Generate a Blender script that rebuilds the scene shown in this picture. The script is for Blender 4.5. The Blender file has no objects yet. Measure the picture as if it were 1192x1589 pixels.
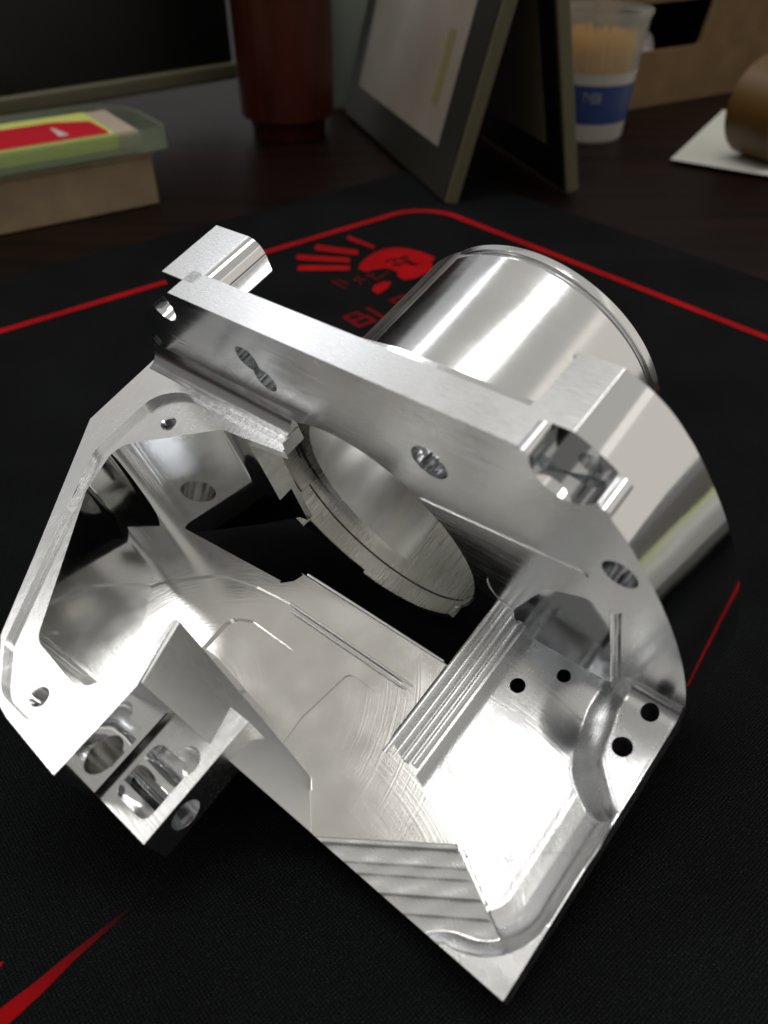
import bpy, bmesh, math, random
import numpy as np
from mathutils import Vector, Matrix
random.seed(4)
S = bpy.context.scene
COL = S.collection
PI = math.pi

# ------------------------------------------------------------------ camera
IW, IH, FPX, PITCH = 1192., 1589., 1240., math.radians(39.7)
CAM = Vector((0, 0, .22))
cam_d = bpy.data.cameras.new('camera'); cam = bpy.data.objects.new('camera', cam_d); COL.objects.link(cam)
cam.location = CAM; cam.rotation_euler = (PI/2-PITCH, 0, 0)
cam_d.sensor_fit = 'VERTICAL'; cam_d.sensor_height = 24; cam_d.sensor_width = 18; cam_d.lens = 24*FPX/IH
cam_d.clip_start = .01; cam_d.clip_end = 30
cam_d.dof.use_dof = True; cam_d.dof.focus_distance = .262; cam_d.dof.aperture_fstop = 7.0
S.camera = cam
# ------------------------------------------------------------------ room light (indoor close-up: ambient wall light and ceiling panels)
w = bpy.data.worlds.new('World'); S.world = w; w.use_nodes = True
wn = w.node_tree.nodes; bg = wn['Background']
bg.inputs[0].default_value = (1.0, .965, .91, 1); bg.inputs[1].default_value = .14
def lamp(name, loc, sx, sy, radiance, col=(1, .98, .95), az=0, target=None):
    d = bpy.data.lights.new(name, 'AREA'); d.shape = 'RECTANGLE'; d.size = sx; d.size_y = sy; d.energy = radiance*math.pi*sx*sy; d.color = col
    o = bpy.data.objects.new(name, d); COL.objects.link(o); o.location = loc; o.rotation_euler = (0, 0, math.radians(az))
    if target: o.rotation_euler = (Vector(target)-Vector(loc)).to_track_quat('-Z', 'Y').to_euler()
    return o
PT = (.05, .3, .05)
lamp('ceiling_lamp', (.0, .43, 1.9), 1.3, .34, 6.5, az=18)
lamp('ceiling_lamp', (-.86, 1.85, 1.9), .9, .14, 8, (.90, .93, 1), az=30)
lamp('ceiling_lamp', (-2.1, .45, 1.9), .9, .4, 7, az=60)
lamp('ceiling_bounce', (-.2, .4, 2.3), 5.5, 5.5, .30, (1, .955, .87))
lamp('wall_bounce', (2.8, .1, 1.25), 5.0, 2.7, .46, (1, .93, .83), target=(.1, .3, .1))
lamp('wall_bounce', (-1.6, 3.2, 1.25), 4.5, 2.2, .26, (.97, .97, 1), target=(.1, .3, .1))
S.view_settings.view_transform = 'Standard'; S.view_settings.look = 'None'
S.view_settings.exposure = 0; S.view_settings.gamma = 1
S.cycles.max_bounces = 14; S.cycles.glossy_bounces = 10; S.cycles.caustics_reflective = True

# ------------------------------------------------------------------ helpers
def at(x, y, z=0.):
    r = Vector(((x-IW/2)/FPX, math.cos(PITCH)-math.sin(PITCH)*(y-IH/2)/FPX, -math.sin(PITCH)-math.cos(PITCH)*(y-IH/2)/FPX))
    return CAM + r*((z-CAM.z)/r.z)
def tag(o, label=None, cat=None, group=None, kind=None):
    for k, val in (('label', label), ('category', cat), ('group', group), ('kind', kind)):
        if val: o[k] = val
    return o
def empty(name, loc=(0, 0, 0)):
    o = bpy.data.objects.new(name, None); COL.objects.link(o); o.location = loc; o.empty_display_size = .02; return o
def link(name, me, mats, parent=None, mw=None, sharp=32):
    o = bpy.data.objects.new(name, me); COL.objects.link(o)
    me.materials.clear()
    for m in (mats if isinstance(mats, (list, tuple)) else [mats]): me.materials.append(m)
    for p in me.polygons: p.use_smooth = True
    me.set_sharp_from_angle(angle=math.radians(sharp))
    if len(me.polygons) < 60000:
        wm = o.modifiers.new('normals', 'WEIGHTED_NORMAL'); wm.keep_sharp = True
    if parent: o.parent = parent
    if mw is not None: o.matrix_local = mw
    return o
def bm_mesh(bm, name='m'):
    bmesh.ops.recalc_face_normals(bm, faces=bm.faces[:])
    me = bpy.data.meshes.new(name); bm.to_mesh(me); bm.free(); return me
def rnd(pts, r, n=5):
    """round the corners of a 2-D polygon; r a number or one per corner"""
    out = []; N = len(pts)
    for i, p in enumerate(pts):
        R_ = r[i] if isinstance(r, (list, tuple)) else r
        p = Vector(p); a = Vector(pts[i-1])-p; b = Vector(pts[(i+1) % N])-p
        if R_ <= 0: out.append(tuple(p)); continue
        la, lb = a.length, b.length; a.normalize(); b.normalize()
        ang = a.angle(b)
        if ang > 3.1: out.append(tuple(p)); continue
        t = min(R_/math.tan(ang/2), la*.48, lb*.48); rr = t*math.tan(ang/2)
        c = p+(a+b).normalized()*(rr/math.sin(ang/2))
        s, e = p+a*t-c, p+b*t-c
        sa = math.atan2(s.y, s.x); ea = math.atan2(e.y, e.x); d = (ea-sa+PI) % (2*PI)-PI
        for k in range(n+1):
            q = sa+d*k/n; out.append((c.x+rr*math.cos(q), c.y+rr*math.sin(q)))
    return out
def prism(poly, lo, hi, axis='v'):
    """polygon extruded along v (poly in u,a), along a (poly in u,v) or along u (poly in a,v)"""
    f = {'v': lambda p, h: (p[0], p[1], h), 'a': lambda p, h: (p[0], h, p[1]), 'u': lambda p, h: (h, p[0], p[1])}[axis]
    bm = bmesh.new()
    A = [bm.verts.new(f(p, lo)) for p in poly]; B = [bm.verts.new(f(p, hi)) for p in poly]
    bm.faces.new(A); bm.faces.new(B)
    for i in range(len(poly)):
        j = (i+1) % len(poly); bm.faces.new((A[i], A[j], B[j], B[i]))
    return bm_mesh(bm)
def circ(cx, cy, r, n=48, a0=0, a1=2*PI, close=False):
    return [(cx+r*math.cos(a0+(a1-a0)*k/n), cy+r*math.sin(a0+(a1-a0)*k/n)) for k in range(n+(1 if close else 0))]
def cyl(c, r, lo, hi, axis='a', n=48): return prism(circ(c[0], c[1], r, n), lo, hi, axis)
def box(u0, u1, a0, a1, v0, v1): return prism([(u0, a0), (u1, a0), (u1, a1), (u0, a1)], v0, v1)
def csg(base, ops):
    """run boolean operations in millimetres; ops = [('+' or '-', mesh)]"""
    o = bpy.data.objects.new('work', base); COL.objects.link(o)
    tmp = []
    for s, me in ops:
        c = bpy.data.objects.new('cut', me); COL.objects.link(c); tmp.append(c)
        m = o.modifiers.new('b', 'BOOLEAN'); m.solver = 'EXACT'; m.object = c
        m.operation = 'UNION' if s == '+' else 'DIFFERENCE'
    dg = bpy.context.evaluated_depsgraph_get(); dg.update()
    me = bpy.data.meshes.new_from_object(o.evaluated_get(dg))
    for x in tmp+[o]: bpy.data.objects.remove(x)
    return me
def bevel_mesh(me, w, seg=3, ang=35):
    o = bpy.data.objects.new('work', me); COL.objects.link(o)
    m = o.modifiers.new('b', 'BEVEL'); m.width = w; m.segments = seg; m.limit_method = 'ANGLE'; m.angle_limit = math.radians(ang); m.use_clamp_overlap = True
    dg = bpy.context.evaluated_depsgraph_get(); dg.update()
    out = bpy.data.meshes.new_from_object(o.evaluated_get(dg)); bpy.data.objects.remove(o); return out

# ------------------------------------------------------------------ materials
def mat(name, base, rough=.5, metal=0., **kw):
    m = bpy.data.materials.new(name); m.use_nodes = True
    b = m.node_tree.nodes['Principled BSDF']
    b.inputs['Base Color'].default_value = (*base, 1); b.inputs['Roughness'].default_value = rough; b.inputs['Metallic'].default_value = metal
    for k, val in kw.items():
        b.inputs[k].default_value = val
    return m
def nd(m, t, **kw):
    n = m.node_tree.nodes.new(t)
    for k, val in kw.items(): setattr(n, k, val)
    return n
def lk(m, a, b): m.node_tree.links.new(a, b)
def metal(name, rough, scale=(1, 1, 1), bump=.15, freq=1.2, base=(.83, .84, .85), rvar=.12, aniso=0., arcs=None, arc_amt=.2, smudge=.04):
    """machined aluminium: stretched tool-mark noise in the part's own millimetres, optional concentric mill arcs"""
    m = mat(name, base, rough, 1.0)
    b = m.node_tree.nodes['Principled BSDF']
    tc = nd(m, 'ShaderNodeTexCoord'); mp = nd(m, 'ShaderNodeMapping'); lk(m, tc.outputs['Object'], mp.inputs['Vector'])
    mp.inputs['Scale'].default_value = tuple(1000*s for s in scale)
    n1 = nd(m, 'ShaderNodeTexNoise'); n1.inputs['Scale'].default_value = freq; n1.inputs['Detail'].default_value = 3
    lk(m, mp.outputs[0], n1.inputs['Vector'])
    n2 = nd(m, 'ShaderNodeTexNoise'); n2.inputs['Scale'].default_value = 60; n2.inputs['Detail'].default_value = 4
    lk(m, tc.outputs['Object'], n2.inputs['Vector'])
    mr = nd(m, 'ShaderNodeMapRange'); mr.inputs['From Min'].default_value = .3; mr.inputs['From Max'].default_value = .7
    mr.inputs['To Min'].default_value = max(.02, rough-rvar*.6); mr.inputs['To Max'].default_value = rough+rvar
    add = nd(m, 'ShaderNodeMath', operation='MULTIPLY_ADD'); lk(m, n1.outputs[0], add.inputs[0]); add.inputs[1].default_value = .6
    m2 = nd(m, 'ShaderNodeMath', operation='MULTIPLY'); lk(m, n2.outputs[0], m2.inputs[0]); m2.inputs[1].default_value = .4
    lk(m, m2.outputs[0], add.inputs[2]); lk(m, add.outputs[0], mr.inputs['Value']); lk(m, mr.outputs[0], b.inputs['Roughness'])
    h = n1.outputs[0]
    if arcs:
        hq = nd(m, 'ShaderNodeMath', operation='MULTIPLY'); lk(m, h, hq.inputs[0]); hq.inputs[1].default_value = .12; h = hq.outputs[0]
        for (cx, cy, cz, pitch) in arcs:
            vs = nd(m, 'ShaderNodeVectorMath', operation='SUBTRACT'); lk(m, tc.outputs['Object'], vs.inputs[0]); vs.inputs[1].default_value = (cx/1000, cy/1000, cz/1000)
            ln = nd(m, 'ShaderNodeVectorMath', operation='LENGTH'); lk(m, vs.outputs[0], ln.inputs[0])
            sn = nd(m, 'ShaderNodeMath', operation='MULTIPLY'); lk(m, ln.outputs['Value'], sn.inputs[0]); sn.inputs[1].default_value = 1000/pitch
            s2 = nd(m, 'ShaderNodeTexNoise', noise_dimensions='1D'); s2.inputs['Scale'].default_value = 1; s2.inputs['Detail'].default_value = 5; s2.inputs['Roughness'].default_value = .7; lk(m, sn.outputs[0], s2.inputs['W'])
            s3 = nd(m, 'ShaderNodeMath', operation='MULTIPLY_ADD'); lk(m, s2.outputs[0], s3.inputs[0]); s3.inputs[1].default_value = arc_amt; lk(m, h, s3.inputs[2]); h = s3.outputs[0]
    bp = nd(m, 'ShaderNodeBump'); bp.inputs['Strength'].default_value = bump; bp.inputs['Distance'].default_value = .0002
    lk(m, h, bp.inputs['Height']); lk(m, bp.outputs[0], b.inputs['Normal'])
    b.inputs['Anisotropic'].default_value = aniso
    return m
M = {}
M['satin'] = metal('aluminium_satin', .27, (.2, 3.5, 1), .05, rvar=.08)
M['face'] = metal('aluminium_milled_face', .18, (.05, 1, 1.2), .13, arcs=[(60, 0, 80, 1.3), (170, 0, -60, 1.6)], arc_amt=.8)
M['mirror'] = metal('aluminium_polished', .07, (.4, .4, .4), .02, rvar=.03)
M['plate'] = metal('aluminium_endmilled', .22, (1, .3, 1), .15, freq=.8, arcs=[(90, 20, -40, .8)], arc_amt=.9, rvar=.10)
M['barrel'] = metal('aluminium_turned', .15, (.08, 5, .08), .10, freq=1.2, rvar=.10)
M['bore'] = metal('aluminium_bored', .26, (.9, .02, .9), .14, freq=1.0, base=(.88, .87, .83))
M['floor'] = metal('aluminium_pocket_floor', .15, (.2, .2, .2), .15, freq=.5, arcs=[(40, -75, -91, .9), (95, -140, -91, 1.3)], arc_amt=.7, base=(.78, .775, .75), rvar=.09)
M['bright'] = metal('aluminium_basin', .23, (.2, .3, 1), .30, freq=.6, arcs=[(200, -20, -95, .9), (120, -110, -95, 1.1)], arc_amt=.7)
M['slope'] = metal('aluminium_sloped_face', .34, (.3, 1.5, .3), .12, rvar=.06, arcs=[(120, -60, -40, 1.0)], arc_amt=.7)
M['gap'] = mat('dark_joint', (.004, .004, .004), .7)

# ------------------------------------------------------------------ the machined housing
# its own axes: u along the flange bar, a along the barrel, v up out of the mounting plate (millimetres)
A_, E_, T_ = (math.radians(k) for k in (49, 19, 1))
av = Vector((math.cos(E_)*math.cos(A_), math.cos(E_)*math.sin(A_), math.sin(E_)))
u0 = Vector((math.sin(A_), -math.cos(A_), 0)); v0 = u0.cross(av)
uv = u0*math.cos(T_)+v0*math.sin(T_); vv = uv.cross(av)
KS = .962
O = CAM+(Vector((-.06503226, .22675275, .11740164))-CAM)*KS
root = empty('machined_housing')
root.matrix_world = Matrix.Translation(O) @ Matrix((uv, av, vv)).transposed().to_4x4()
tag(root, 'shiny machined aluminium housing with round barrel, flange and open pockets on the black mat', 'machined part')
def part(name, me, mats, parent=root, pick=None, sharp=32, label=None):
    me.transform(Matrix.Scale(.001*KS, 4))
    o = link(name, me, mats, parent, sharp=sharp)
    if pick:
        k = 1000/KS
        for p in me.polygons:
            c = p.center*k; p.material_index = pick(c, p.normal)
    if label: o['label'] = label
    return o
BC = (56, -79)      # bore centre (u, v)
# --- flange plate
ops = [
       ('-', cyl((27.5, -15.5), 4.6, -1, 9)), ('-', cyl((32.3, -22.3), 4.6, -1, 7)), 
       ('-', cyl((95, -24.5), 6, -1, 9)), ('-', cyl((95, -24.5), 4.2, 8, 12)), ('-', cyl((150.5, -33), 4.8, -1, 9)),
       ('-', cyl((-9, -7.5), 6.5, -1, 7)), ('-', cyl((-27, -30), 3, -1, 8)),
       ('-', cyl((137, -3.5), 9, -1, 9, 'a', 64)), ('-', cyl((138, -8.6), 3.1, 2, 14)),
       ('+', cyl((127.3, -.9), 1.9, -1.2, 8)), ('+', cyl((147.0, -9.2), 1.9, -1.2, 8)),
       # raised band below the middle, cut by the bore, with its end slot
       ]
band = prism(rnd([(86, -45.5), (120, -42.5), (143, -40), (140, -46), (128, -57), (114, -80), (112, -118), (80, -118), (80, -60)], [2, 0, 3, 3, 5, 6, 0, 0, 0]), -.3, .2, 'a')
band = csg(band, [('-', cyl(BC, 44.3, -4, 1, 'a', 96)), ('-', cyl((116, -76), 10, -3.5, .1, 'a'))])
part('arch_rib', prism([(149.4+1.7*math.cos(t), .3+1.7*math.sin(t)) for t in np.linspace(-PI, 0, 14)], -99, -51, 'v'), M['barrel'], sharp=60)
part('raised_band', bevel_mesh(band, .14, 2), M['face'])
# --- bar step lug behind the left end of the flange
lug = prism(rnd([(-10.7, -13), (-10.7, 0), (10.5, 0), (10.5, -13)], [0, .5, 6, 2], 8), 6.2, 31, 'a')
part('corner_lug', bevel_mesh(csg(lug, [('-', cyl((3, -13), 3.5, 14, 33))]), .3), [M['satin'], M['mirror']], pick=lambda c, n: 0 if n.z > .97 else 1)
# --- thick D-shaped body behind the flange, one piece with it
def bez(P, n):
    P = [Vector(p) for p in P]
    return [tuple(P[0]*(1-t)**3+P[1]*3*t*(1-t)**2+P[2]*3*t*t*(1-t)+P[3]*t**3) for t in [k/n for k in range(n+1)]][:-1]
dside = bez([(134.2, -.1), (141, -3.4), (146.2, -7.8), (150.2, -14.6)], 8)+[(20.7+149.9*math.cos(t), -89.6+149.9*math.sin(t)) for t in np.linspace(math.radians(29), 0, 44)]+[(170.3, -97), (167, -106), (158, -114)]
body = prism([(121.5, 0), (134, 0)]+dside+[(140, -118.5), (8, -118.5), (2, -100), (2, -60), (20, -30), (60, -24), (110, -24), (121.5, -20)], 10.5, 30.5, 'a')
out = [(0, 0), (121.5, 0), (134, 0)]+dside+[(140, -118.5), (0, -119), (-20, -90), (-34, -44), (-31, -30), (-26, -18), (-12, -8)]
fl = prism(out, 0, 11, 'a')
archp = rnd([(114, -100.6), (114, -86), (128, -60), (147, -50), (150, -78), (150, -100.6)], [0, 8, 7, 6, 8, 0], 8)
ops = [o_ for o_ in ops if o_ is not None]
fl = csg(fl, [('+', body), ('-', cyl(BC, 44.3, -2, 40, 'a', 96)), ('-', prism(archp, -1, 17, 'a')), ('-', box(121.2, 122.5, 13, 29.2, -3, 1))]+ops)
fl = bevel_mesh(fl, .35)
part('flange_body', fl, [M['face'], M['satin'], M['mirror']], pick=lambda c, n: 1 if (n.z > .95 and c.z > -1) else (0 if abs(n.y) > .9 and c.y < 8 else 2))
# --- barrel (turned): profile (a, r) revolved about the barrel axis
def lathe(prof, c, n=160, closed=True):
    bm = bmesh.new(); rings = []
    for k in range(n):
        t = 2*PI*k/n; rings.append([bm.verts.new((c[0]+r*math.cos(t), h, c[1]+r*math.sin(t))) for h, r in prof])
    for k in range(n):
        A, B = rings[k], rings[(k+1) % n]
        for i in range(len(prof) if closed else len(prof)-1):
            j = (i+1) % len(prof); bm.faces.new((A[i], A[j], B[j], B[i]))
    return bm_mesh(bm)
KC = (64.8, -79.6)
part('barrel', lathe([(11, 44.5), (11, 50.6), (24, 50.6), (24.6, 50), (25.2, 49.3), (84.6, 49.3), (85, 49), (85.2, 47.8), (86.8, 47.8), (87, 49), (87.4, 49.5), (90, 49.5), (90.9, 48.9), (91, 48), (91, 45.5), (90, 44.5)], KC), M['barrel'], sharp=40)
rr = part('rim_ring', lathe([(88.5, 45), (91.6, 45), (92.1, 45.4), (92.1, 46.9), (91.6, 47.3), (88.5, 47.3)], KC), M['mirror'])
# --- bore sleeve: a front ring and a rear liner that meet in a stepped joint
def joint(t):   # a of the joint over the angle in degrees (-180..180)
    if t > 160 or t < -176: return 9.5
    if t < -161: return 2.2
    if t < -40: return 6.6-(t+160)/120*4.0
    return 3.5
def front(t):
    if t < -147 or t > 160: return -6
    if t < -108 and t >= -147: return -2.2
    if t < -45 and t >= -108: return -3.6
    if t < 0: return .2
    if t >= 0 and t < 150: return .5
    return -2
def shell(fa, fb, r, th, n=720):
    bm = bmesh.new(); L = []
    for k in range(n):
        t = -180+360*k/n; c, s = math.cos(math.radians(t)), math.sin(math.radians(t)); a0, a1 = fa(t), fb(t)
        L.append([bm.verts.new((BC[0]+q*c, h, BC[1]+q*s)) for h, q in ((a0, r), (a1, r), (a1, r+th), (a0, r+th))])
    for k in range(n):
        A, B = L[k], L[(k+1) % n]
        for i in range(4):
            j = (i+1) % 4; bm.faces.new((A[i], A[j], B[j], B[i]))
    return bm_mesh(bm)
part('front_sleeve_ring', shell(front, lambda t: joint(t)-.35, 43.6, 2.2), M['bore'])
part('bore_liner', shell(lambda t: joint(t)+.35, lambda t: 89., 43.6, 1.2), M['bore'])
part('joint_gap', shell(lambda t: joint(t)-2, lambda t: joint(t)+2, 44.15, .3), M['gap'])
# --- mounting plate (left): top face at v = -40, pocketed
LP = [(-34, -.2), (-33, -34), (-2, -80), (13, -103), (31, -115.5), (37, -116.5), (62, -117.5), (62, -89), (56, -69), (62, -66), (62, -12), (39, -9), (39, -.2)]
lp = prism(LP, -58, -40)
shellp = prism([(-29, -3), (-28, -33), (2, -78), (17, -100), (34, -110), (56, -104), (62, -86), (62, -12), (36, -9), (30, -3)], -96, -57.5)
cav = prism(rnd([(-16.3, -36.3), (13.6, -12.4), (23, -11.5), (42, -9), (80, -9), (80, -69), (55, -69), (57, -80), (47, -99.7), (22, -97.5), (-10.5, -54)], [9, 4, 3, 0, 0, 0, 2, 8, 8, 7, 14], 10), -98, -39)
rec = prism(rnd([(-10.5, -8), (-19.5, -15), (-19.5, -42), (16.0, -103.5), (29, -113.4), (45, -113.4), (57, -103), (60, -84), (53, -70), (70, -60), (70, -8)], [14, 12, 10, 10, 10, 12, 12, 5, 2, 0, 0], 12), -42.4, -39)
und = prism([(-40, -100), (-11, -100), (-13.5, -89), (27, -70), (60, -70), (60, -100)], -120, 0, 'a')
shellp = csg(shellp, [('-', box(24, 70, -12.5, 1, -97, -45.5))])
opsL = [('+', shellp), ('-', rec), ('-', cav), ('-', cyl((-6.4, -20), 2.7, -56, -30, 'v')), ('-', cyl((38.1, -107.5), 2.9, -56, -30, 'v')),
        ('-', cyl((-107.2, -49.8), 5.9, 50, 70, 'u', 40))]
opsL.append(('-', box(24, 70, -12.5, 1, -99, -45.5)))
opsL.append(('-', prism([(-12, -35.2), (60, -35.2), (60, -4), (32, -4), (20, -6)], -110, -76)))
lp = csg(lp, opsL)
# undercut below wall 1 (opens the black hole) and the cross hole in the diagonal wall
wd = Vector((13.6+16.3, -12.4+36.3, 0)).normalized(); wn_ = Vector((-wd.y, wd.x, 0))
def obox(c, d, n, l, w_, v0_, v1_):
    c = Vector(c); q = [c+d*l/2*s+n*w_/2*t for s, t in ((-1, -1), (1, -1), (1, 1), (-1, 1))]
    return prism([(p.x, p.y) for p in q], v0_, v1_)
hole = bmesh.new(); ring = []
for s in (-4, 12):
    ring.append([hole.verts.new(Vector((-3, -26.2, -72))+wn_*s+wd*6.3*math.cos(t)+Vector((0, 0, 6.3*math.sin(t)))) for t in np.linspace(0, 2*PI, 33)[:-1]])
hole.faces.new(ring[0]); hole.faces.new(ring[1])
for i in range(32): hole.faces.new((ring[0][i], ring[0][(i+1) % 32], ring[1][(i+1) % 32], ring[1][i]))
lp = csg(lp, [('-', bm_mesh(hole))])
def pickL(c, n):
    if n.z > .9 and c.z > -46: return 0
    if abs(n.z) < .3: return 1
    return 2
lp = bevel_mesh(lp, .3)
side = part('mounting_plate', lp, [M['plate'], M['mirror'], M['floor']], pick=pickL)
def wedge_poly():   # concave fillet along the corner of plate and flange
    p = [(0, -40.2)]
    for k in range(9):
        t = PI/2*k/8; p.append((-6+6*math.sin(t), -34+(-6)*math.cos(t)) if False else (-6*(1-math.sin(t)), -40+6*(1-math.cos(t))))
    p.append((0, -34)); return p
part('corner_fillet', prism([(0.1, -40.3), (-6.5, -40.3), (-6.3, -39.9), (-4.2, -39.3), (-2.4, -38), (-1.0, -36), (-.2, -33.8), (.1, -33)], -32, 38.5, 'u'), M['face'], sharp=60)
for c in ((-6.4, -20), (38.1, -107.5)):
    bm = bmesh.new()
    for k in range(9):
        z = -42.9-k*.75; n = 28
        rings = [[bm.verts.new((c[0]+r*math.cos(2*PI*i/n), c[1]+r*math.sin(2*PI*i/n), z+dz+.75*i/n)) for i in range(n)] for r, dz in ((2.85, .3), (2.25, 0), (2.85, -.3))]
        for A, B in ((rings[0], rings[1]), (rings[1], rings[2])):
            for i in range(n-1): bm.faces.new((A[i], A[i+1], B[i+1], B[i]))
    part('thread', bm_mesh(bm), M['mirror'], parent=side if False else root)
# --- gusset sloping down from the plate to the tray, and the clevis lug
bm = bmesh.new()
gp = [(56, -69.3, -40.2), (57.5, -69.3, -40.2), (92, -76, -91.4), (94, -76, -98), (50, -69.3, -98),
      (61.9, -87.9, -40.2), (62.5, -87.9, -40.2), (104, -87.9, -91.4), (105, -87.9, -98), (50, -87.9, -98)]
q = [bm.verts.new(p) for p in gp]
bm.faces.new(q[:5]); bm.faces.new(q[5:])
for i in range(5): bm.faces.new((q[i], q[(i+1) % 5], q[5+(i+1) % 5], q[5+i]))
part('sloping_gusset', bevel_mesh(bm_mesh(bm), .5), M['slope'])
cl = box(61, 83, -116.6, -77, -73.5, -60)
cl = csg(cl, [('-', prism(rnd([(65, -113), (79, -113), (79, -96), (65, -96)], 3), -66.5, -55)), ('-', cyl((-105.2, -66.6), 4.6, 60, 90, 'u', 36)),
              ('-', cyl((76, -95), 4, -68, -55, 'v', 32))])
cv = part('clevis_lug', bevel_mesh(cl, .3), [M['face'], M['plate']], pick=lambda c, n: 1 if n.z > .9 and c.z > -62 else 0)
pin = bmesh.new()
pinm = prism(circ(-103.5, -64.5, 4.3, 40), 63, 79.5, 'u')
part('clevis_pin', bevel_mesh(csg(pinm, [('-', cyl((-103.5, -64.5), 2, 75, 90, 'u', 24))]), .6), M['mirror'])

# --- open tray: one finely sampled surface (plateau, stepped wall, basin, fillets) with a solid underside
def sdist(P, poly):
    x, y = P; n = len(poly); d = np.full(x.shape, 1e9); ins = np.zeros(x.shape, bool)
    for i in range(n):
        (x0, y0), (x1, y1) = poly[i], poly[(i+1) % n]
        if math.hypot(x1-x0, y1-y0) < 1e-6: continue
        ex, ey = x1-x0, y1-y0; wx, wy = x-x0, y-y0
        t = np.clip((wx*ex+wy*ey)/(ex*ex+ey*ey), 0, 1)
        d = np.minimum(d, np.hypot(wx-ex*t, wy-ey*t))
        cond = ((y0 <= y) & (y1 > y)) | ((y1 <= y) & (y0 > y))
        with np.errstate(divide='ignore', invalid='ignore'):
            xi = x0+(y-y0)*(x1-x0)/(y1-y0)
        ins ^= cond & (x < xi)
    return np.where(ins, d, -d)
def conc(s): s = np.clip(s, 0, 1); return np.sqrt(s*(2-s))
def sm(s): s = np.clip(s, 0, 1); return s*s*(3-2*s)
def height(U, A):
    """basin: concave fillets up to the outer rims, a land with screw holes, a round hollow"""
    Ae = A+88+26*(1-sm((U-126)/26))
    de = np.minimum(170-U, Ae)
    corner = np.hypot(np.clip(22-(170-U), 0, 99), np.clip(22-Ae, 0, 99)); de = np.where((170-U < 22) & (Ae < 22), 22-corner, de)
    wdt = 15+3*np.sin(np.clip((U-110)/60, 0, 1)*PI)
    rim = 1-conc((de-.8)/wdt)
    h = -100.5+9.0*rim+.10*np.abs(np.sin(PI*np.clip(de, 0, 17)/4.3))*sm((15.5-de)/2)*sm((de-1.2)/1.5)
    # slow cutter waves on the floor
    h += .05*np.sin((U*.35+A*.9)*.4)*sm((de-10)/6)
    # upper right land and its fillet into the flange
    land = sdist((U, A), rnd([(154, 16), (154, -9), (158, -24), (168, -34), (186, -38), (186, 16)], 9, 10))
    smax = lambda a, b, k: .5*(a+b+np.sqrt((a-b)**2+k*k))-.25*k*np.exp(-((a-b)/k)**2)
    h = np.where(land > -10, smax(h, -100.6+9.1*sm((land+9)/11), .8*sm((land+10)/4)+.01), h)
    h = np.where(U > 150, h+6*(1-conc(-A/6)), h)
    d = np.hypot(U-145.5, A+14); h -= 2.0*sm((12.5-d)/12)
    # broad milled terraces below the plateau's lower edge
    ex, ey = 139.6-105.5, -65.4+87.9; L_ = math.hypot(ex, ey); dn = ((U-105.5)*ey-(A+87.9)*ex)/L_
    along = ((U-105.5)*ex+(A+87.9)*ey)/L_
    fil = -92.3-.11*dn
    for e0, wd_, dp in ((1.2, 3.6, .75), (5.6, 5.6, .55), (8.3, 2.2, .30), (12.8, 6.0, .75), (17.2, 3.0, .4)):
        fil = fil-dp*conc((dn-e0)/wd_)*(dn > e0)
    fil = fil+.05*np.sin(along*.5+dn)
    over = (L_+1.0+dn*.55-along)
    fil = fil-9*(1-sm(over/1.6))
    h = np.where((dn > -1)&(dn < 22), smax(h, fil, .35), h)
    # shallow bite in the right rim
    d = np.hypot((U-172)/4.2, (A+44)/8.0); h -= 2.2*sm((1-d)/.6)
    return h
step = .36
us = np.arange(104, 170.01, step); us[-1] = 170; as_ = np.arange(-87.9, .61, step); as_[-1] = .6
UU, AA = np.meshgrid(us, as_); HH = height(UU, AA)
nu, na = len(us), len(as_)
V = [(float(UU[j, i]), float(AA[j, i]), float(HH[j, i])) for j in range(na) for i in range(nu)]
Fc = [(j*nu+i, j*nu+i+1, (j+1)*nu+i+1, (j+1)*nu+i) for j in range(na-1) for i in range(nu-1)]
loop = [i for i in range(nu)]+[j*nu+nu-1 for j in range(1, na)]+[(na-1)*nu+i for i in range(nu-2, -1, -1)]+[j*nu for j in range(na-2, 0, -1)]
b0 = len(V)
for q in loop: V.append((V[q][0], V[q][1], -103.0))
NL = len(loop)
for k in range(NL): Fc.append((loop[(k+1) % NL], loop[k], b0+k, b0+(k+1) % NL))
Fc.append(tuple(b0+k for k in range(NL))[::-1])
tr = bpy.data.meshes.new('tray'); tr.from_pydata(V, [], Fc); tr.validate()
tr = csg(tr, [('-', cyl((161.5, -17.3), 2.9, -110, -80, 'v', 32)), ('-', cyl((162.8, -4.6), 2.6, -110, -80, 'v', 32)),
              ('-', cyl((124.5, -15.5), 2.5, -110, -80, 'v', 32)), ('-', cyl((134.5, -5), 2.2, -110, -80, 'v', 32))])
part('basin', tr, M['bright'], sharp=42)
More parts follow.
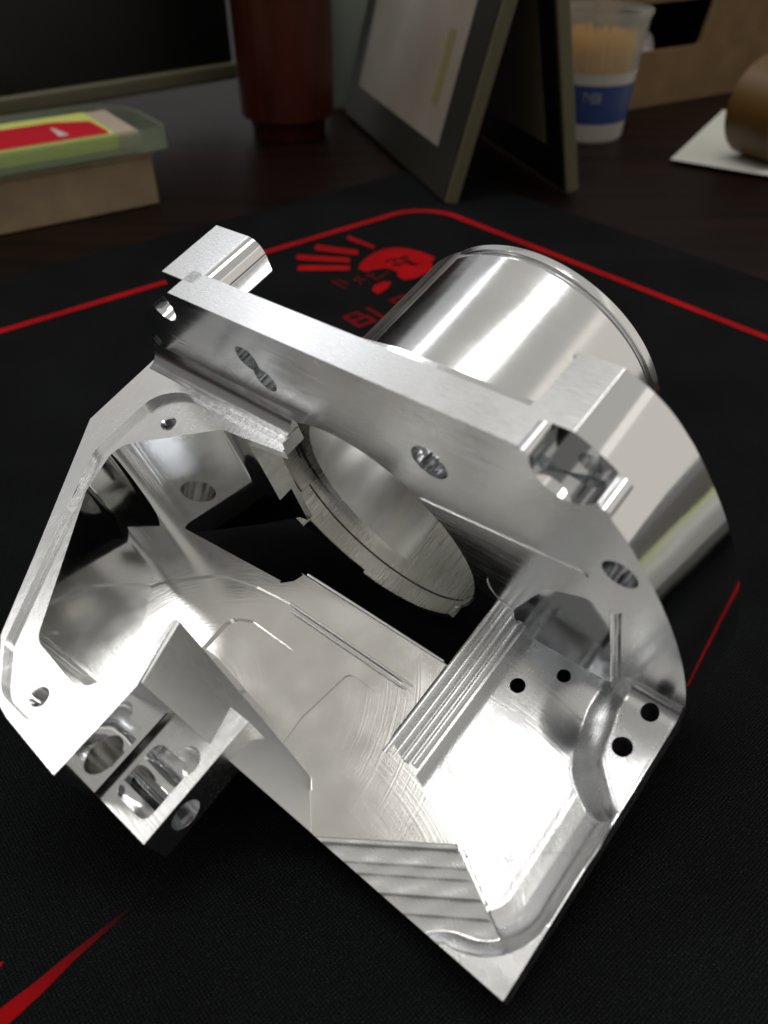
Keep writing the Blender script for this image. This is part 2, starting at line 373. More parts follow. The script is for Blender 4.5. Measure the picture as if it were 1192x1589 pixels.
# raised plateau with its shallow milled pockets, ends at the opening under the bore
plat = prism([(-20, -87.85), (105.5, -87.85)]+rnd([(139.6, -65.4), (118, -57.3), (112.5, -56), (105.3, -53), (105.3, -22.8)], [0, 2, 3, 2, 1])+
             rnd([(43, -22.8), (41, -29), (34, -35.2)], [4, 4, 6], 8)+[(-12, -35.2), (-20, -35.2)], -102.9, -91.5)
sh1 = prism(rnd([(30, -38), (46, -36.2), (100, -36.2), (101.5, -50), (103, -70), (96, -80), (60, -82), (-8, -82), (-8, -60), (14, -42)], [9, 10, 7, 6, 12, 10, 10, 8, 20, 20], 10), -92.6, -90)
sh2 = prism(rnd([(30, -52), (38, -48.5), (60, -48.5), (69, -57), (72, -81), (30, -81)], [6, 6, 9, 10, 8, 4], 10), -93.8, -92)
sh3 = prism(rnd([(80, -44), (97, -44), (96, -64), (88, -79), (78, -79), (77, -64)], [3, 7, 10, 6, 4, 10], 10), -93.2, -92)
plat = csg(plat, [('-', sh1), ('-', sh2), ('-', sh3)])
part('pocket_floor', bevel_mesh(plat, .55, 4, 30), M['floor'], sharp=26)
for k in range(4):
    x = 106.6+k*3.1
    pr_ = [(x-1.1, -101)]+[(x-1.1*math.cos(t), -92.0-k*.25+.9*math.sin(t)) for t in np.linspace(0, PI, 7)]+[(x+1.1, -101)]
    part('column_rib', prism(pr_, -57.5+k*.8, .3, 'a'), M['satin'], sharp=50)
for a_c, x0, x1, r_ in ((-24.4, 43.5, 104, .55), (-36.4, 46, 101, .45), (-38.3, 48, 100, .35)):
    part('bead', prism([(a_c+r_*math.cos(t), -91.7+r_*math.sin(t)) for t in np.linspace(0, PI, 7)], x0, x1, 'u'), M['satin'], sharp=60)
part('column_base', box(105.4, 118, -58, .3, -102, -93.4), M['satin'])

# ------------------------------------------------------------------ table, mat
def noise_mat(m, scale, lo, hi, stretch=(1, 1, 1), detail=4, bump=0, dist=.001):
    b = m.node_tree.nodes['Principled BSDF']
    tc = nd(m, 'ShaderNodeTexCoord'); mp = nd(m, 'ShaderNodeMapping'); lk(m, tc.outputs['Object'], mp.inputs['Vector']); mp.inputs['Scale'].default_value = stretch
    n = nd(m, 'ShaderNodeTexNoise'); n.inputs['Scale'].default_value = scale; n.inputs['Detail'].default_value = detail; lk(m, mp.outputs[0], n.inputs['Vector'])
    r = nd(m, 'ShaderNodeValToRGB'); r.color_ramp.elements[0].color = (*lo, 1); r.color_ramp.elements[1].color = (*hi, 1)
    r.color_ramp.elements[0].position = .3; r.color_ramp.elements[1].position = .7
    lk(m, n.outputs[0], r.inputs[0]); lk(m, r.outputs[0], b.inputs['Base Color'])
    if bump:
        bp = nd(m, 'ShaderNodeBump'); bp.inputs['Strength'].default_value = bump; bp.inputs['Distance'].default_value = dist
        lk(m, n.outputs[0], bp.inputs['Height']); lk(m, bp.outputs[0], b.inputs['Normal'])
    return m
M['wood'] = noise_mat(mat('dark_wood', (.02, .01, .006), .45, 0, **{'Specular IOR Level': .12}), 6, (.004, .0020, .0016), (.014, .0052, .0032), (1, 9, 1))
M['redwood'] = noise_mat(mat('red_brown_wood', (.06, .015, .008), .35), 9, (.045, .007, .003), (.085, .015, .006), (6, 6, 1))
M['card'] = noise_mat(mat('cardboard', (.25, .17, .09), .8), 30, (.15, .085, .032), (.20, .12, .05), (1, 1, 1))
M['tan'] = noise_mat(mat('tan_cardboard', (.25, .17, .09), .75), 40, (.26, .19, .11), (.36, .27, .165))
M['white'] = mat('white_plastic', (.55, .52, .46), .35)
M['red'] = mat('red_print', (.55, .004, .007), .8, 0, **{'Specular IOR Level': .05})
M['dimred'] = mat('faded_red_print', (.16, .008, .012), .8)
M['black'] = mat('black_plastic', (.004, .0045, .0045), .35)
def weave(name, lo, hi, speck):
    m = mat(name, hi, .8, 0, **{'Specular IOR Level': .06}); b = m.node_tree.nodes['Principled BSDF']
    tc = nd(m, 'ShaderNodeTexCoord')
    w1 = nd(m, 'ShaderNodeTexWave', bands_direction='X'); w1.inputs['Scale'].default_value = 330; w1.inputs['Distortion'].default_value = .8; lk(m, tc.outputs['Object'], w1.inputs['Vector'])
    w2 = nd(m, 'ShaderNodeTexWave', bands_direction='Y'); w2.inputs['Scale'].default_value = 330; w2.inputs['Distortion'].default_value = .8; lk(m, tc.outputs['Object'], w2.inputs['Vector'])
    mx = nd(m, 'ShaderNodeMath', operation='MULTIPLY'); lk(m, w1.outputs['Fac'], mx.inputs[0]); lk(m, w2.outputs['Fac'], mx.inputs[1])
    ns = nd(m, 'ShaderNodeTexNoise'); ns.inputs['Scale'].default_value = 2100; ns.inputs['Detail'].default_value = 1; lk(m, tc.outputs['Object'], ns.inputs['Vector'])
    rp = nd(m, 'ShaderNodeValToRGB'); rp.color_ramp.elements[0].position = .60; rp.color_ramp.elements[1].position = .85
    rp.color_ramp.elements[0].color = (0, 0, 0, 1); rp.color_ramp.elements[1].color = (*speck, 1); lk(m, ns.outputs[0], rp.inputs[0])
    r2 = nd(m, 'ShaderNodeValToRGB'); r2.color_ramp.elements[0].color = (*lo, 1); r2.color_ramp.elements[1].color = (*hi, 1); lk(m, mx.outputs[0], r2.inputs[0])
    # worn, dusty patches
    n3 = nd(m, 'ShaderNodeTexNoise'); n3.inputs['Scale'].default_value = 14; n3.inputs['Detail'].default_value = 5; lk(m, tc.outputs['Object'], n3.inputs['Vector'])
    mr = nd(m, 'ShaderNodeMapRange'); mr.inputs['From Min'].default_value = .3; mr.inputs['From Max'].default_value = .75; mr.inputs['To Min'].default_value = .7; mr.inputs['To Max'].default_value = 1.5; lk(m, n3.outputs[0], mr.inputs['Value'])
    ad = nd(m, 'ShaderNodeMixRGB', blend_type='ADD'); ad.inputs[0].default_value = 1; lk(m, r2.outputs[0], ad.inputs[1]); lk(m, rp.outputs[0], ad.inputs[2])
    mu = nd(m, 'ShaderNodeMixRGB', blend_type='MULTIPLY'); mu.inputs[0].default_value = 1; lk(m, ad.outputs[0], mu.inputs[1]); lk(m, mr.outputs[0], mu.inputs[2]); lk(m, mu.outputs[0], b.inputs['Base Color'])
    bp = nd(m, 'ShaderNodeBump'); bp.inputs['Strength'].default_value = .6; bp.inputs['Distance'].default_value = .0002; lk(m, mx.outputs[0], bp.inputs['Height']); lk(m, bp.outputs[0], b.inputs['Normal'])
    return m
M['cloth'] = weave('mat_cloth', (.0018, .0022, .0023), (.011, .0125, .013), (.032, .036, .038))
M['red'] = weave('red_print', (.30, .002, .004), (.60, .005, .009), (.06, .03, .03))
M['dimred'] = weave('faded_red_print', (.09, .002, .004), (.28, .005, .010), (.05, .03, .03))

def mm_box(x0, x1, y0, y1, z0, z1): return prism([(x0, y0), (x1, y0), (x1, y1), (x0, y1)], z0, z1)
tb = link('table_top', mm_box(-1.6, 1.6, -.6, 2.2, -.035, -.003), M['wood']); tag(tb, kind='structure')
# mat: its corner frame (pad x along az 40 deg, pad y along az 130)
ez = Vector((math.cos(math.radians(40)), math.sin(math.radians(40)), 0)); ey = Vector((-ez.y, ez.x, 0))
cor = Vector((.0335, .6515, 0))
pad = empty('desk_mat', (0, 0, 0)); tag(pad, 'large black cloth desk mat with a red border line and a red handprint emblem', 'mat')
PM = Matrix.Translation(cor) @ Matrix((ez, ey, Vector((0, 0, 1)))).transposed().to_4x4()
cloth = bevel_mesh(prism(rnd([(-1.0, -.78), (.075, -.78), (.075, .075), (-1.0, .075)], .02), -.003, 0), .0008)
c_ = link('cloth', cloth, M['cloth'], pad, PM)
def strip2(pts, w_, z=.00012):     # flat printed line of varying width
    bm = bmesh.new(); vs = []
    for i, p in enumerate(pts):
        p = Vector(p); a = Vector(pts[max(0, i-1)]); b2 = Vector(pts[min(len(pts)-1, i+1)]); d = (b2-a).normalized(); n = Vector((-d.y, d.x))
        ww = w_[i] if isinstance(w_, (list, tuple)) else w_
        vs.append((bm.verts.new((p.x+n.x*ww/2, p.y+n.y*ww/2, z)), bm.verts.new((p.x-n.x*ww/2, p.y-n.y*ww/2, z))))
    for A, B in zip(vs, vs[1:]): bm.faces.new((A[0], A[1], B[1], B[0]))
    return bm_mesh(bm)
def sheet(polys, z=.00012):
    bm = bmesh.new()
    for p in polys: bm.faces.new([bm.verts.new((q[0], q[1], z)) for q in p])
    return bm_mesh(bm)
def inpad(px):  # photo point lying on the mat, in mat axes
    q = PM.inverted() @ at(*px); return (q.x, q.y)
# border: straight, rounded corner, straight
cpts = [(-.95, 0)]+[(-.035+.035*math.sin(t)-0, -.035+.035*math.cos(t)) for t in np.linspace(0, PI/2, 12)]+[(0, -.72)]
p_ = link('border_line', strip2(cpts, .0058), M['red'], pad, PM)
lines = [((541, 369), (581, 384), 6), ((491, 384), (556, 392), 9), ((462, 399), (543, 404), 8), ((464, 416), (543, 416), 8)]
polys = []
for a, b2, wp in lines:
    a1 = Vector(a); b1 = Vector(b2); d = (b1-a1).normalized(); n = Vector((-d.y, d.x))*wp/2
    polys.append([inpad(q) for q in (a1+n, a1+n*.3-d*3, a1-n, b1-n*.8, b1+n*.8)])
CR = lambda pts: [(380+x/2.98, 300+y/2.98) for x, y in pts]
polys.append([inpad(q) for q in CR([(525, 350), (535, 325), (560, 300), (600, 275), (640, 258), (700, 252), (760, 258), (820, 272), (882, 298), (862, 318), (872, 350), (840, 368), (790, 392), (735, 400), (708, 385), (705, 362), (655, 345), (600, 352), (560, 362)])])
polys.append([inpad(q) for q in CR([(588, 448), (600, 425), (640, 410), (678, 410), (660, 440), (615, 466)])])
link('handprint_emblem', sheet([[q for q in p] for p in polys]), M['red'], pad, PM)
# scratchy marks across the print
mk = []
for a, b2 in [((400, 405), (470, 440)), ((430, 400), (480, 420)), ((500, 400), (560, 400)), ((520, 380), (540, 425)), ((560, 375), (620, 400)), ((590, 365), (600, 400)), ((620, 395), (665, 360))]:
    a1, b1 = (Vector(q) for q in CR([a, b2])); d = (b1-a1).normalized(); n = Vector((-d.y, d.x))*1.3
    mk.append([inpad(q) for q in (a1+n, a1-n, b1-n*.5, b1+n*.5)])
link('scratch_mark', sheet(mk), M['dimred'], pad, PM)
mk = []
for a, b2 in [((650, 315), (760, 290)), ((680, 335), (780, 315)), ((740, 285), (770, 335)), ((760, 330), (825, 322)), ((690, 310), (720, 340)), ((720, 300), (800, 340))]:
    a1, b1 = (Vector(q) for q in CR([a, b2])); d = (b1-a1).normalized(); n = Vector((-d.y, d.x))*1.6
    mk.append([inpad(q) for q in (a1+n, a1-n, b1-n*.4, b1+n*.4)])
link('star_mark', sheet(mk, .00022), M['cloth'], pad, PM)
# letters B L O O D Y as square strokes
p0 = Vector(inpad((558, 506.5))); q1 = Vector(inpad((581, 498))); q2 = Vector(inpad((534.5, 492)))
ex, eyl = (q1-p0), (q2-p0)
G = {'B': [((0, 0), (0, 1)), ((0, 1), (.85, 1)), ((.85, 1), (.85, .5)), ((0, .5), (1, .5)), ((1, .5), (1, 0)), ((1, 0), (0, 0))],
     'L': [((0, 1), (0, 0)), ((0, 0), (1, 0))], 'O': [((0, 0), (0, 1)), ((0, 1), (1, 1)), ((1, 1), (1, 0)), ((1, 0), (0, 0))],
     'D': [((0, 0), (0, 1)), ((0, 1), (.7, 1)), ((.7, 1), (1, .7)), ((1, .7), (1, .3)), ((1, .3), (.7, 0)), ((.7, 0), (0, 0))],
     'Y': [((0, 1), (.5, .5)), ((1, 1), (.5, .5)), ((.5, .5), (.5, 0))]}
for k, ch in enumerate('BLOODY'):
    mk = []
    for s, e in G[ch]:
        a1 = p0+ex*(s[0]+k*1.62)+eyl*s[1]; b1 = p0+ex*(e[0]+k*1.62)+eyl*e[1]; d = (b1-a1).normalized(); n = Vector((-d.y, d.x))*.0015; d = d*.0015
        mk.append([(a1+n-d)[:], (a1-n-d)[:], (b1-n+d)[:], (b1+n+d)[:]])
    bm = bmesh.new()
    for i, p in enumerate(mk): bm.faces.new([bm.verts.new((q[0], q[1], .00012+.00001*i)) for q in p])
    link('letter', bm_mesh(bm), M['dimred'], pad, PM)
# brush strokes of the mat's print, near the viewer
def stroke(px, wpx):
    pts = [Vector(inpad(p)) for p in px]; ws = []
    for p, wq in zip(px, wpx):
        ws.append((Vector(inpad((p[0]+wq/2, p[1]+wq/2)))-Vector(inpad((p[0]-wq/2, p[1]-wq/2)))).length)
    return strip2([p[:] for p in pts], ws)
fm = mat('fading_red_print', (.5, .004, .007), .8, 0, **{'Specular IOR Level': .05}); b = fm.node_tree.nodes['Principled BSDF']
tc = nd(fm, 'ShaderNodeTexCoord'); sx = nd(fm, 'ShaderNodeSeparateXYZ'); lk(fm, tc.outputs['Object'], sx.inputs[0])
pa, pb_ = inpad((30, 1557)), inpad((200, 1412))
mr = nd(fm, 'ShaderNodeMapRange'); mr.inputs['From Min'].default_value = pa[0]; mr.inputs['From Max'].default_value = pb_[0]; lk(fm, sx.outputs['X'], mr.inputs['Value'])
mc = nd(fm, 'ShaderNodeMixRGB'); mc.inputs[1].default_value = (.34, .004, .007, 1); mc.inputs[2].default_value = (.012, .006, .006, 1); lk(fm, mr.outputs[0], mc.inputs[0]); lk(fm, mc.outputs[0], b.inputs['Base Color'])
link('brush_stroke', stroke([(-60, 1640), (0, 1583), (60, 1533), (110, 1487), (160, 1445), (200, 1412), (228, 1389), (262, 1360)], [22, 19, 14, 9, 5, 2.5, 1, .4]), fm, pad, PM)
q_ = [tuple((PM.inverted() @ Vector((x, y, 0)))[:2]) for x, y in ((.132, .150), (.17, .169), (.22, .196), (.30, .24))]
link('brush_stroke', strip2(q_, [.0012, .003, .004, .005]), M['red'], pad, PM)
link('brush_stroke', stroke([(-60, 1545), (-20, 1515), (5, 1493)], [12, 9, 2]), M['red'], pad, PM)

# ------------------------------------------------------------------ things behind
def frame_m(o, ex_):   # matrix: origin o, x axis along ex_ (horizontal), z up
    ex_ = Vector((ex_[0], ex_[1], 0)).normalized(); return Matrix.Translation(o) @ Matrix((ex_, Vector((-ex_.y, ex_.x, 0)), Vector((0, 0, 1)))).transposed().to_4x4()
# cardboard box with a clear case on it
bx = empty('cardboard_box'); bx.matrix_world = frame_m(Vector((-.183, .663, -.0028)), (.126, .086))
tag(bx, 'flat tan cardboard box under the clear case at the left edge', 'box')
link('box_body', bevel_mesh(mm_box(-.30, 0, 0, .105, 0, .036), .0012), M['tan'], bx)
link('box_lid', bevel_mesh(mm_box(-.302, .001, -.001, .106, .0363, .0405), .001), M['tan'], bx)
cs = empty('clear_case'); cs.matrix_world = frame_m(Vector((-.183, .663, .0379)), (.126, .086))
tag(cs, 'clear plastic case with rounded corner lying on the tan cardboard box', 'case')
gl = mat('clear_plastic', (.74, .84, .70), .3, 0, IOR=1.45); gl.node_tree.nodes['Principled BSDF'].inputs['Transmission Weight'].default_value = .88
pol = rnd([(-.29, -.004), (.014, -.004), (.014, .098), (-.29, .098)], [.002, .004, .05, .002], 8)
link('tray', bevel_mesh(prism(pol, 0, .0025), .0006), gl, cs)
def wall_ring(poly, t, z0, z1):
    c = Vector((sum(p[0] for p in poly)/len(poly), sum(p[1] for p in poly)/len(poly)))
    inn = [tuple(c+(Vector(p)-c)*(1-t)) for p in poly]; bm = bmesh.new(); n = len(poly)
    a = [[bm.verts.new((q[0], q[1], z)) for q in P] for P, z in ((poly, z0), (poly, z1), (inn, z1), (inn, z0))]
    for k in range(4):
        for i in range(n): bm.faces.new((a[k][i], a[k][(i+1) % n], a[(k+1) % 4][(i+1) % n], a[(k+1) % 4][i]))
    return bm_mesh(bm)
link('case_wall', wall_ring(pol, .02, .0028, .017), gl, cs)
nt = empty('note_pad'); nt.matrix_world = frame_m(Vector((-.183, .663, .0411)), (.126, .086)); tag(nt, 'yellow green note pad inside the clear case', 'note pad')
link('page_block', bevel_mesh(mm_box(-.28, -.022, .004, .085, 0, .011), .0008), mat('yellow_green_paper', (.72, .78, .20), .6), nt)
link('binding', bevel_mesh(mm_box(-.0215, -.004, .004, .085, 0, .0105), .0008), mat('cream_board', (.55, .45, .36), .6), nt)
rc = link('red_card', bevel_mesh(prism(rnd([(-.27, .010), (-.026, .010), (-.028, .050), (-.055, .062), (-.27, .062)], [.001, .003, .004, .01, .001]), .0525, .0532), .0001), mat('red_card_print', (.65, .012, .03), .45))
rc.matrix_world = frame_m(Vector((-.183, .663, 0)), (.126, .086)); tag(rc, 'red card with white figures lying on the yellow note pad', 'card')
mk = []
for (x, y, s) in ((-.060, .030, 1), (-.123, .034, .5), (-.133, .036, .5), (-.168, .030, .8), (-.18, .034, .7)):
    mk.append([(x-.002*s, y-.012*s), (x+.006*s, y-.012*s), (x+.001*s, y+.015*s), (x-.001*s, y+.015*s)])
wp_ = mat('white_print', (.7, .6, .58), .6)
for q_ in mk: link('white_figure', sheet([q_], .0534), wp_, rc)
# monitor
mo = empty('monitor'); mo.matrix_world = frame_m(Vector((-.155, .938, 0)), (.187, .154)); tag(mo, 'black computer monitor whose lower bezel shows behind the clear case', 'monitor')
link('screen', bevel_mesh(mm_box(-.55, -.002, .001, .03, .050, .40), .001), M['black'], mo)
link('bezel', bevel_mesh(mm_box(-.56, 0, -.004, .032, .034, .0497), .003, 3), mat('olive_grey_plastic', (.12, .11, .065), .4), mo)
link('stand_neck', bevel_mesh(mm_box(-.31, -.25, .033, .055, 0, .2), .003), M['black'], mo)
link('stand_base', bevel_mesh(prism(rnd([(-.38, -.0), (-.18, -.0), (-.18, .16), (-.38, .16)], .03), -.003, .006), .002), M['black'], mo)
# wooden pot
def lathe_z(prof, n=64):
    bm = bmesh.new(); R_ = [[bm.verts.new((r*math.cos(2*PI*k/n), r*math.sin(2*PI*k/n), z)) for r, z in prof] for k in range(n)]
    for k in range(n):
        A, B = R_[k], R_[(k+1) % n]
        for i in range(len(prof)-1):
            if prof[i][0] < 1e-6 and prof[i+1][0] < 1e-6: continue
            bm.faces.new((A[i], A[i+1], B[i+1], B[i]))
    bmesh.ops.remove_doubles(bm, verts=bm.verts[:], dist=1e-7)
    return bm_mesh(bm)
pt = link('wooden_pot', lathe_z([(0, 0), (.036, 0), (.041, .05), (.046, .11), (.052, .17), (.053, .22), (.050, .222), (.048, .21), (.046, .02), (0, .02)]), M['redwood'])
pt.location = (-.096, .872, -.003); tag(pt, 'dark red brown wooden pot standing left of the picture frames', 'pot')
gt = link('glass_tumbler', lathe_z([(0, 0), (.024, 0), (.026, .003), (.033, .13), (.031, .13), (.025, .008), (0, .008)]), mat('pale_green_glass', (.36, .42, .36), .25))
gt.location = (-.042, .99, -.003); tag(gt, 'pale grey green tumbler between the wooden pot and the front frame', 'tumbler')
# crumpled packet lying to the right of the housing; its reflection shows in the polished side
bm = bmesh.new(); nx, ny = 40, 26; gv = {}
for sgn in (1, -1):
    for i in range(nx+1):
        for j in range(ny+1):
            x, y = i/nx*2-1, j/ny*2-1; edge = max(0, (1-x**4))*max(0, (1-y**4))
            if sgn == -1 and (i in (0, nx) or j in (0, ny)): gv[sgn, i, j] = gv[1, i, j]; continue
            z = .031*edge**.6*(1 if sgn == 1 else .8)+edge*.0022*math.sin(9*x+3*math.sin(5*y))*math.cos(7*y-4*x)
            gv[sgn, i, j] = bm.verts.new((x*.085, y*.05, .029+sgn*z))
    for i in range(nx):
        for j in range(ny):
            q = [gv[sgn, i, j], gv[sgn, i+1, j], gv[sgn, i+1, j+1], gv[sgn, i, j+1]]; bm.faces.new(q if sgn == 1 else q[::-1])
pk_m = mat('green_white_foil', (.5, .55, .3), .4); b = pk_m.node_tree.nodes['Principled BSDF']
tc = nd(pk_m, 'ShaderNodeTexCoord'); sx = nd(pk_m, 'ShaderNodeSeparateXYZ'); lk(pk_m, tc.outputs['Object'], sx.inputs[0])
nz = nd(pk_m, 'ShaderNodeTexNoise'); nz.inputs['Scale'].default_value = 45; lk(pk_m, tc.outputs['Object'], nz.inputs['Vector'])
ma = nd(pk_m, 'ShaderNodeMath', operation='MULTIPLY_ADD'); lk(pk_m, nz.outputs[0], ma.inputs[0]); ma.inputs[1].default_value = .03; lk(pk_m, sx.outputs['Y'], ma.inputs[2])
mr = nd(pk_m, 'ShaderNodeMapRange'); mr.inputs['From Min'].default_value = -.035; mr.inputs['From Max'].default_value = .065; lk(pk_m, ma.outputs[0], mr.inputs['Value'])
cr_ = nd(pk_m, 'ShaderNodeValToRGB'); cr_.color_ramp.interpolation = 'EASE'; e = cr_.color_ramp.elements
e[0].position = 0; e[0].color = (.55, .55, .52, 1); e[1].position = 1; e[1].color = (.30, .02, .02, 1)
for p_, c_q in ((.3, (.5, .5, .4, 1)), (.42, (.36, .45, .08, 1)), (.62, (.42, .46, .22, 1)), (.8, (.14, .05, .03, 1))):
    x = e.new(p_); x.color = c_q
lk(pk_m, mr.outputs[0], cr_.inputs[0]); lk(pk_m, cr_.outputs[0], b.inputs['Base Color'])
pk = link('snack_packet', bm_mesh(bm), pk_m); tag(pk, 'crumpled green and white packet mirrored in the polished side of the housing', 'packet')
pk.matrix_world = frame_m(Vector((.335, .135, .001)), (-.15, -1))
# double picture frame standing as a tent
Tt = Vector((.105, .662, .222)); b1_ = Vector((.049, .651, 0)); b2_ = Vector((.151, .674, 0)); dd = Vector((-.084, .264, 0)).normalized(); ln_ = .30
fr = empty('picture_frame', (0, 0, 0)); tag(fr, 'double picture frame standing like a tent with a pale print in its front panel', 'picture frame')
def slab(o, ex_, up, nrm, x0, x1, y0, y1, z0, z1):
    bm = bmesh.new(); P = [[bm.verts.new(o+ex_*x+up*y+nrm*z) for x, y in ((x0, y0), (x1, y0), (x1, y1), (x0, y1))] for z in (z0, z1)]
    bm.faces.new(P[0]); bm.faces.new(P[1])
    for i in range(4): bm.faces.new((P[0][i], P[0][(i+1) % 4], P[1][(i+1) % 4], P[1][i]))
    return bm_mesh(bm)
M['fr'] = mat('grey_black_frame', (.030, .031, .026), .3); M['edge'] = mat('olive_edge', (.13, .115, .065), .5)
M['print'] = noise_mat(mat('pale_print', (.4, .37, .3), .3), 14, (.28, .25, .20), (.37, .33, .28)); M['back'] = mat('dark_glass', (.010, .010, .008), .12)
for (bb, sgn) in ((b1_, 1), (b2_, -1)):
    up = (Tt-bb).normalized(); nrm = dd.cross(up).normalized()
    if nrm.x > 0: nrm = -nrm            # towards the left
    H_ = (Tt-bb).length
    panel_name = 'front_panel' if sgn == 1 else 'back_panel'
    pn = link(panel_name, bevel_mesh(slab(bb, dd, up, nrm, .0005, ln_, .001, H_-.004, -.011, 0), .0012), [M['edge']], fr)
    if sgn == 1:
        link('border', slab(bb, dd, up, nrm, .003, ln_-.003, .003, H_-.007, .0002, .0012), M['fr'], pn)
        link('print', slab(bb, dd, up, nrm, .040, ln_-.032, .034, H_-.03, .0014, .0018), M['print'], pn)
        ol = mat('olive_print', (.24, .21, .09), .5)
        bm_ = slab(bb, dd, up, nrm, .062, .075, .06, .115, .0019, .0021); link('print_patch', bm_, ol, pn)
    else:
        link('border', slab(bb, dd, up, nrm, .003, ln_-.003, .003, H_-.007, .0002, .0012), M['fr'] if False else M['black'], pn)
        link('mount', slab(bb, dd, up, nrm, .03, ln_-.03, .034, H_-.06, .0014, .0018), mat('brown_mount', (.26, .23, .16), .35), pn)
# toothpick cup
cp = empty('toothpick_cup', (.203, .868, -.003)); tag(cp, 'clear plastic cup of toothpicks with a blue label behind the frames', 'cup')
link('cup_body', lathe_z([(0, 0), (.034, 0), (.036, .003), (.0405, .062), (.039, .062), (.034, .006), (0, .006)]), M['white'], cp)
clear = mat('clear_cup_plastic', (.86, .84, .78), .22, IOR=1.15); cb = clear.node_tree.nodes['Principled BSDF']; cb.inputs['Transmission Weight'].default_value = .86
link('cup_top', lathe_z([(.0408, .0622), (.0448, .105), (.046, .106), (.046, .110), (.044, .110), (.0430, .105), (.0395, .0622)]), clear, cp)
blue = mat('blue_label', (.035, .065, .22), .45)
link('label', lathe_z([(.0374, .018), (.0402, .052)]), blue, cp)
bm = bmesh.new()
for k in range(240):
    t = random.uniform(0, 2*PI); r = .034*math.sqrt(random.random()); x, y = r*math.cos(t), r*math.sin(t); tx, ty = random.uniform(-.003, .003), random.uniform(-.003, .003); z1 = .088+random.uniform(-.006, .006)
    q = .0011
    A = [bm.verts.new((x+q*c, y+q*s, .03)) for c, s in ((1, 0), (-.5, .87), (-.5, -.87))]; B = [bm.verts.new((x+tx+q*c, y+ty+q*s, z1)) for c, s in ((1, 0), (-.5, .87), (-.5, -.87))]
    bm.faces.new(B)
    for i in range(3): bm.faces.new((A[i], A[(i+1) % 3], B[(i+1) % 3], B[i]))
tp = link('toothpicks', bm_mesh(bm), mat('pale_wood', (.78, .50, .14), .6)); tp.location = (.203, .868, -.003); tag(tp, 'bundle of pale toothpicks filling the clear cup', 'toothpicks', kind='stuff')
# label letters on the cup: short white strokes following the curve
bm = bmesh.new()
def onlab(t, z, off=.0004):
    r = .0374+(z-.018)/.034*.0028+off; return (r*math.cos(t), r*math.sin(t), z)
th0 = math.radians(-112)
for k, ch in enumerate(('T', 'Y', 'E', 'B')):
    segs = {'T': [((0, 1), (1, 1)), ((.5, 1), (.5, 0))], 'Y': [((0, 1), (.5, .5)), ((1, 1), (.5, .5)), ((.5, .5), (.5, 0))], 'E': [((0, 0), (0, 1)), ((0, 1), (1, 1)), ((0, .5), (.8, .5)), ((0, 0), (1, 0))], 'B': [((0, 0), (0, 1)), ((0, 1), (.9, 1)), ((.9, 1), (.9, 0)), ((0, .5), (.9, .5)), ((0, 0), (.9, 0))]}[ch]
    for s, e in segs:
        d = Vector(e)-Vector(s); n = Vector((-d.y, d.x)).normalized()*.13
        vs = []
        for px_, py_ in ((s[0]+n.x, s[1]+n.y), (s[0]-n.x, s[1]-n.y), (e[0]-n.x, e[1]-n.y), (e[0]+n.x, e[1]+n.y)):
            vs.append(bm.verts.new(onlab(th0+(px_*.075+k*.115), .038+py_*.007)))
        bm.faces.new(vs)
link('label_lettering', bm_mesh(bm), mat('pale_lettering', (.35, .38, .45), .5), cp)
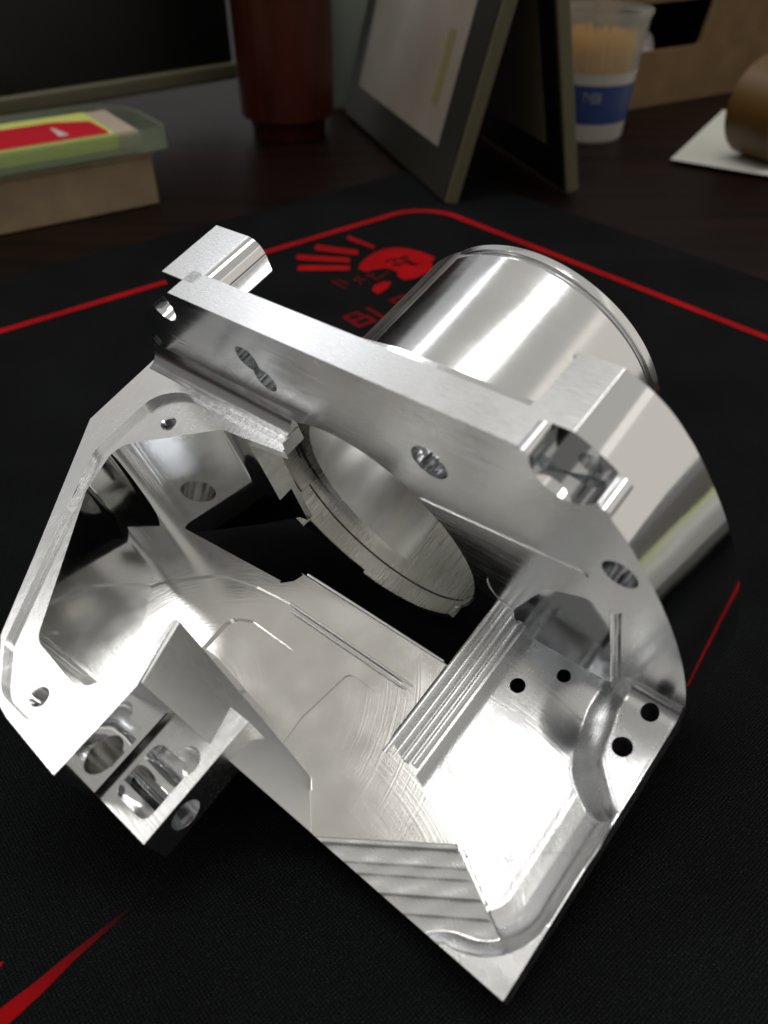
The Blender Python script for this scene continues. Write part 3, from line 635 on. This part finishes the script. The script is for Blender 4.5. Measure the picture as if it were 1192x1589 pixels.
# open carton at the right
ct = empty('open_carton'); ct.matrix_world = frame_m(Vector((.212, .930, -.003)), (.185, .11)); tag(ct, 'brown cardboard carton with a cut-out hand hole at the upper right', 'carton')
front_ = csg(mm_box(0, .50, 0, .004, 0, .105), [('-', prism(rnd([(.03, .056), (.160, .056), (.168, .100), (.03, .100)], .006), -.01, .02, 'a'))])
link('front_wall', bevel_mesh(front_, .0006), M['card'], ct)
link('side_wall', mm_box(0, .004, .0045, .25, 0, .105), M['card'], ct); link('side_wall', mm_box(.416, .42, .0045, .25, 0, .105), M['card'], ct)
link('back_wall', mm_box(.0045, .4155, .246, .25, 0, .105), M['card'], ct); link('carton_floor', mm_box(.0045, .4155, .0045, .2455, .0005, .004), M['card'], ct)
link('top_flap', mm_box(0, .42, .0, .25, .1054, .109), M['card'], ct)
cr = bmesh.new(); bmesh.ops.create_icosphere(cr, subdivisions=3, radius=.03)
for q in cr.verts: q.co *= 1+.35*math.sin(q.co.x*310+q.co.z*190)*math.cos(q.co.y*260+q.co.x*120); q.co.z *= .7
cw = link('crumpled_tissue', bm_mesh(cr), mat('tissue', (.6, .55, .58), .8), sharp=20)
cw.matrix_world = frame_m(Vector((.20, .922, .045)), (.185, .11)) @ Matrix.Translation((.105, .040, 0)); tag(cw, 'crumpled white tissue seen through the hand hole of the carton', 'tissue')
# paper sheet and packing tape roll
pp = [at(*p) for p in [(1040, 249), (1122, 172), (1250, 205), (1250, 283), (1165, 270)]]
bm = bmesh.new(); q = [bm.verts.new((p.x, p.y, .0006)) for p in pp]; q2 = [bm.verts.new((p.x, p.y, .0012)) for p in pp]; bm.faces.new(q); bm.faces.new(q2)
for i in range(5): bm.faces.new((q[i], q[(i+1) % 5], q2[(i+1) % 5], q2[i]))
tag(link('paper_sheet', bm_mesh(bm), mat('white_paper', (.62, .62, .56), .7)), 'white sheet of paper lying under the tape roll', 'paper')
tr_ = empty('tape_roll'); tag(tr_, 'roll of brown packing tape standing on the white paper at the right edge', 'tape roll')
amber = mat('amber_tape', (.13, .065, .012), .4)
ringp = lambda r0, r1, w_: lathe_z([(r0, -w_/2), (r1, -w_/2), (r1, w_/2), (r0, w_/2), (r0, -w_/2)])
link('tape', ringp(.030, .041, .048), amber, tr_); link('core', ringp(.0275, .0298, .050), M['card'], tr_)
tr_.matrix_world = Matrix.Translation((.350, .768, .0425)) @ Matrix.Rotation(math.radians(28), 4, 'Z') @ Matrix.Rotation(math.radians(90), 4, 'X')
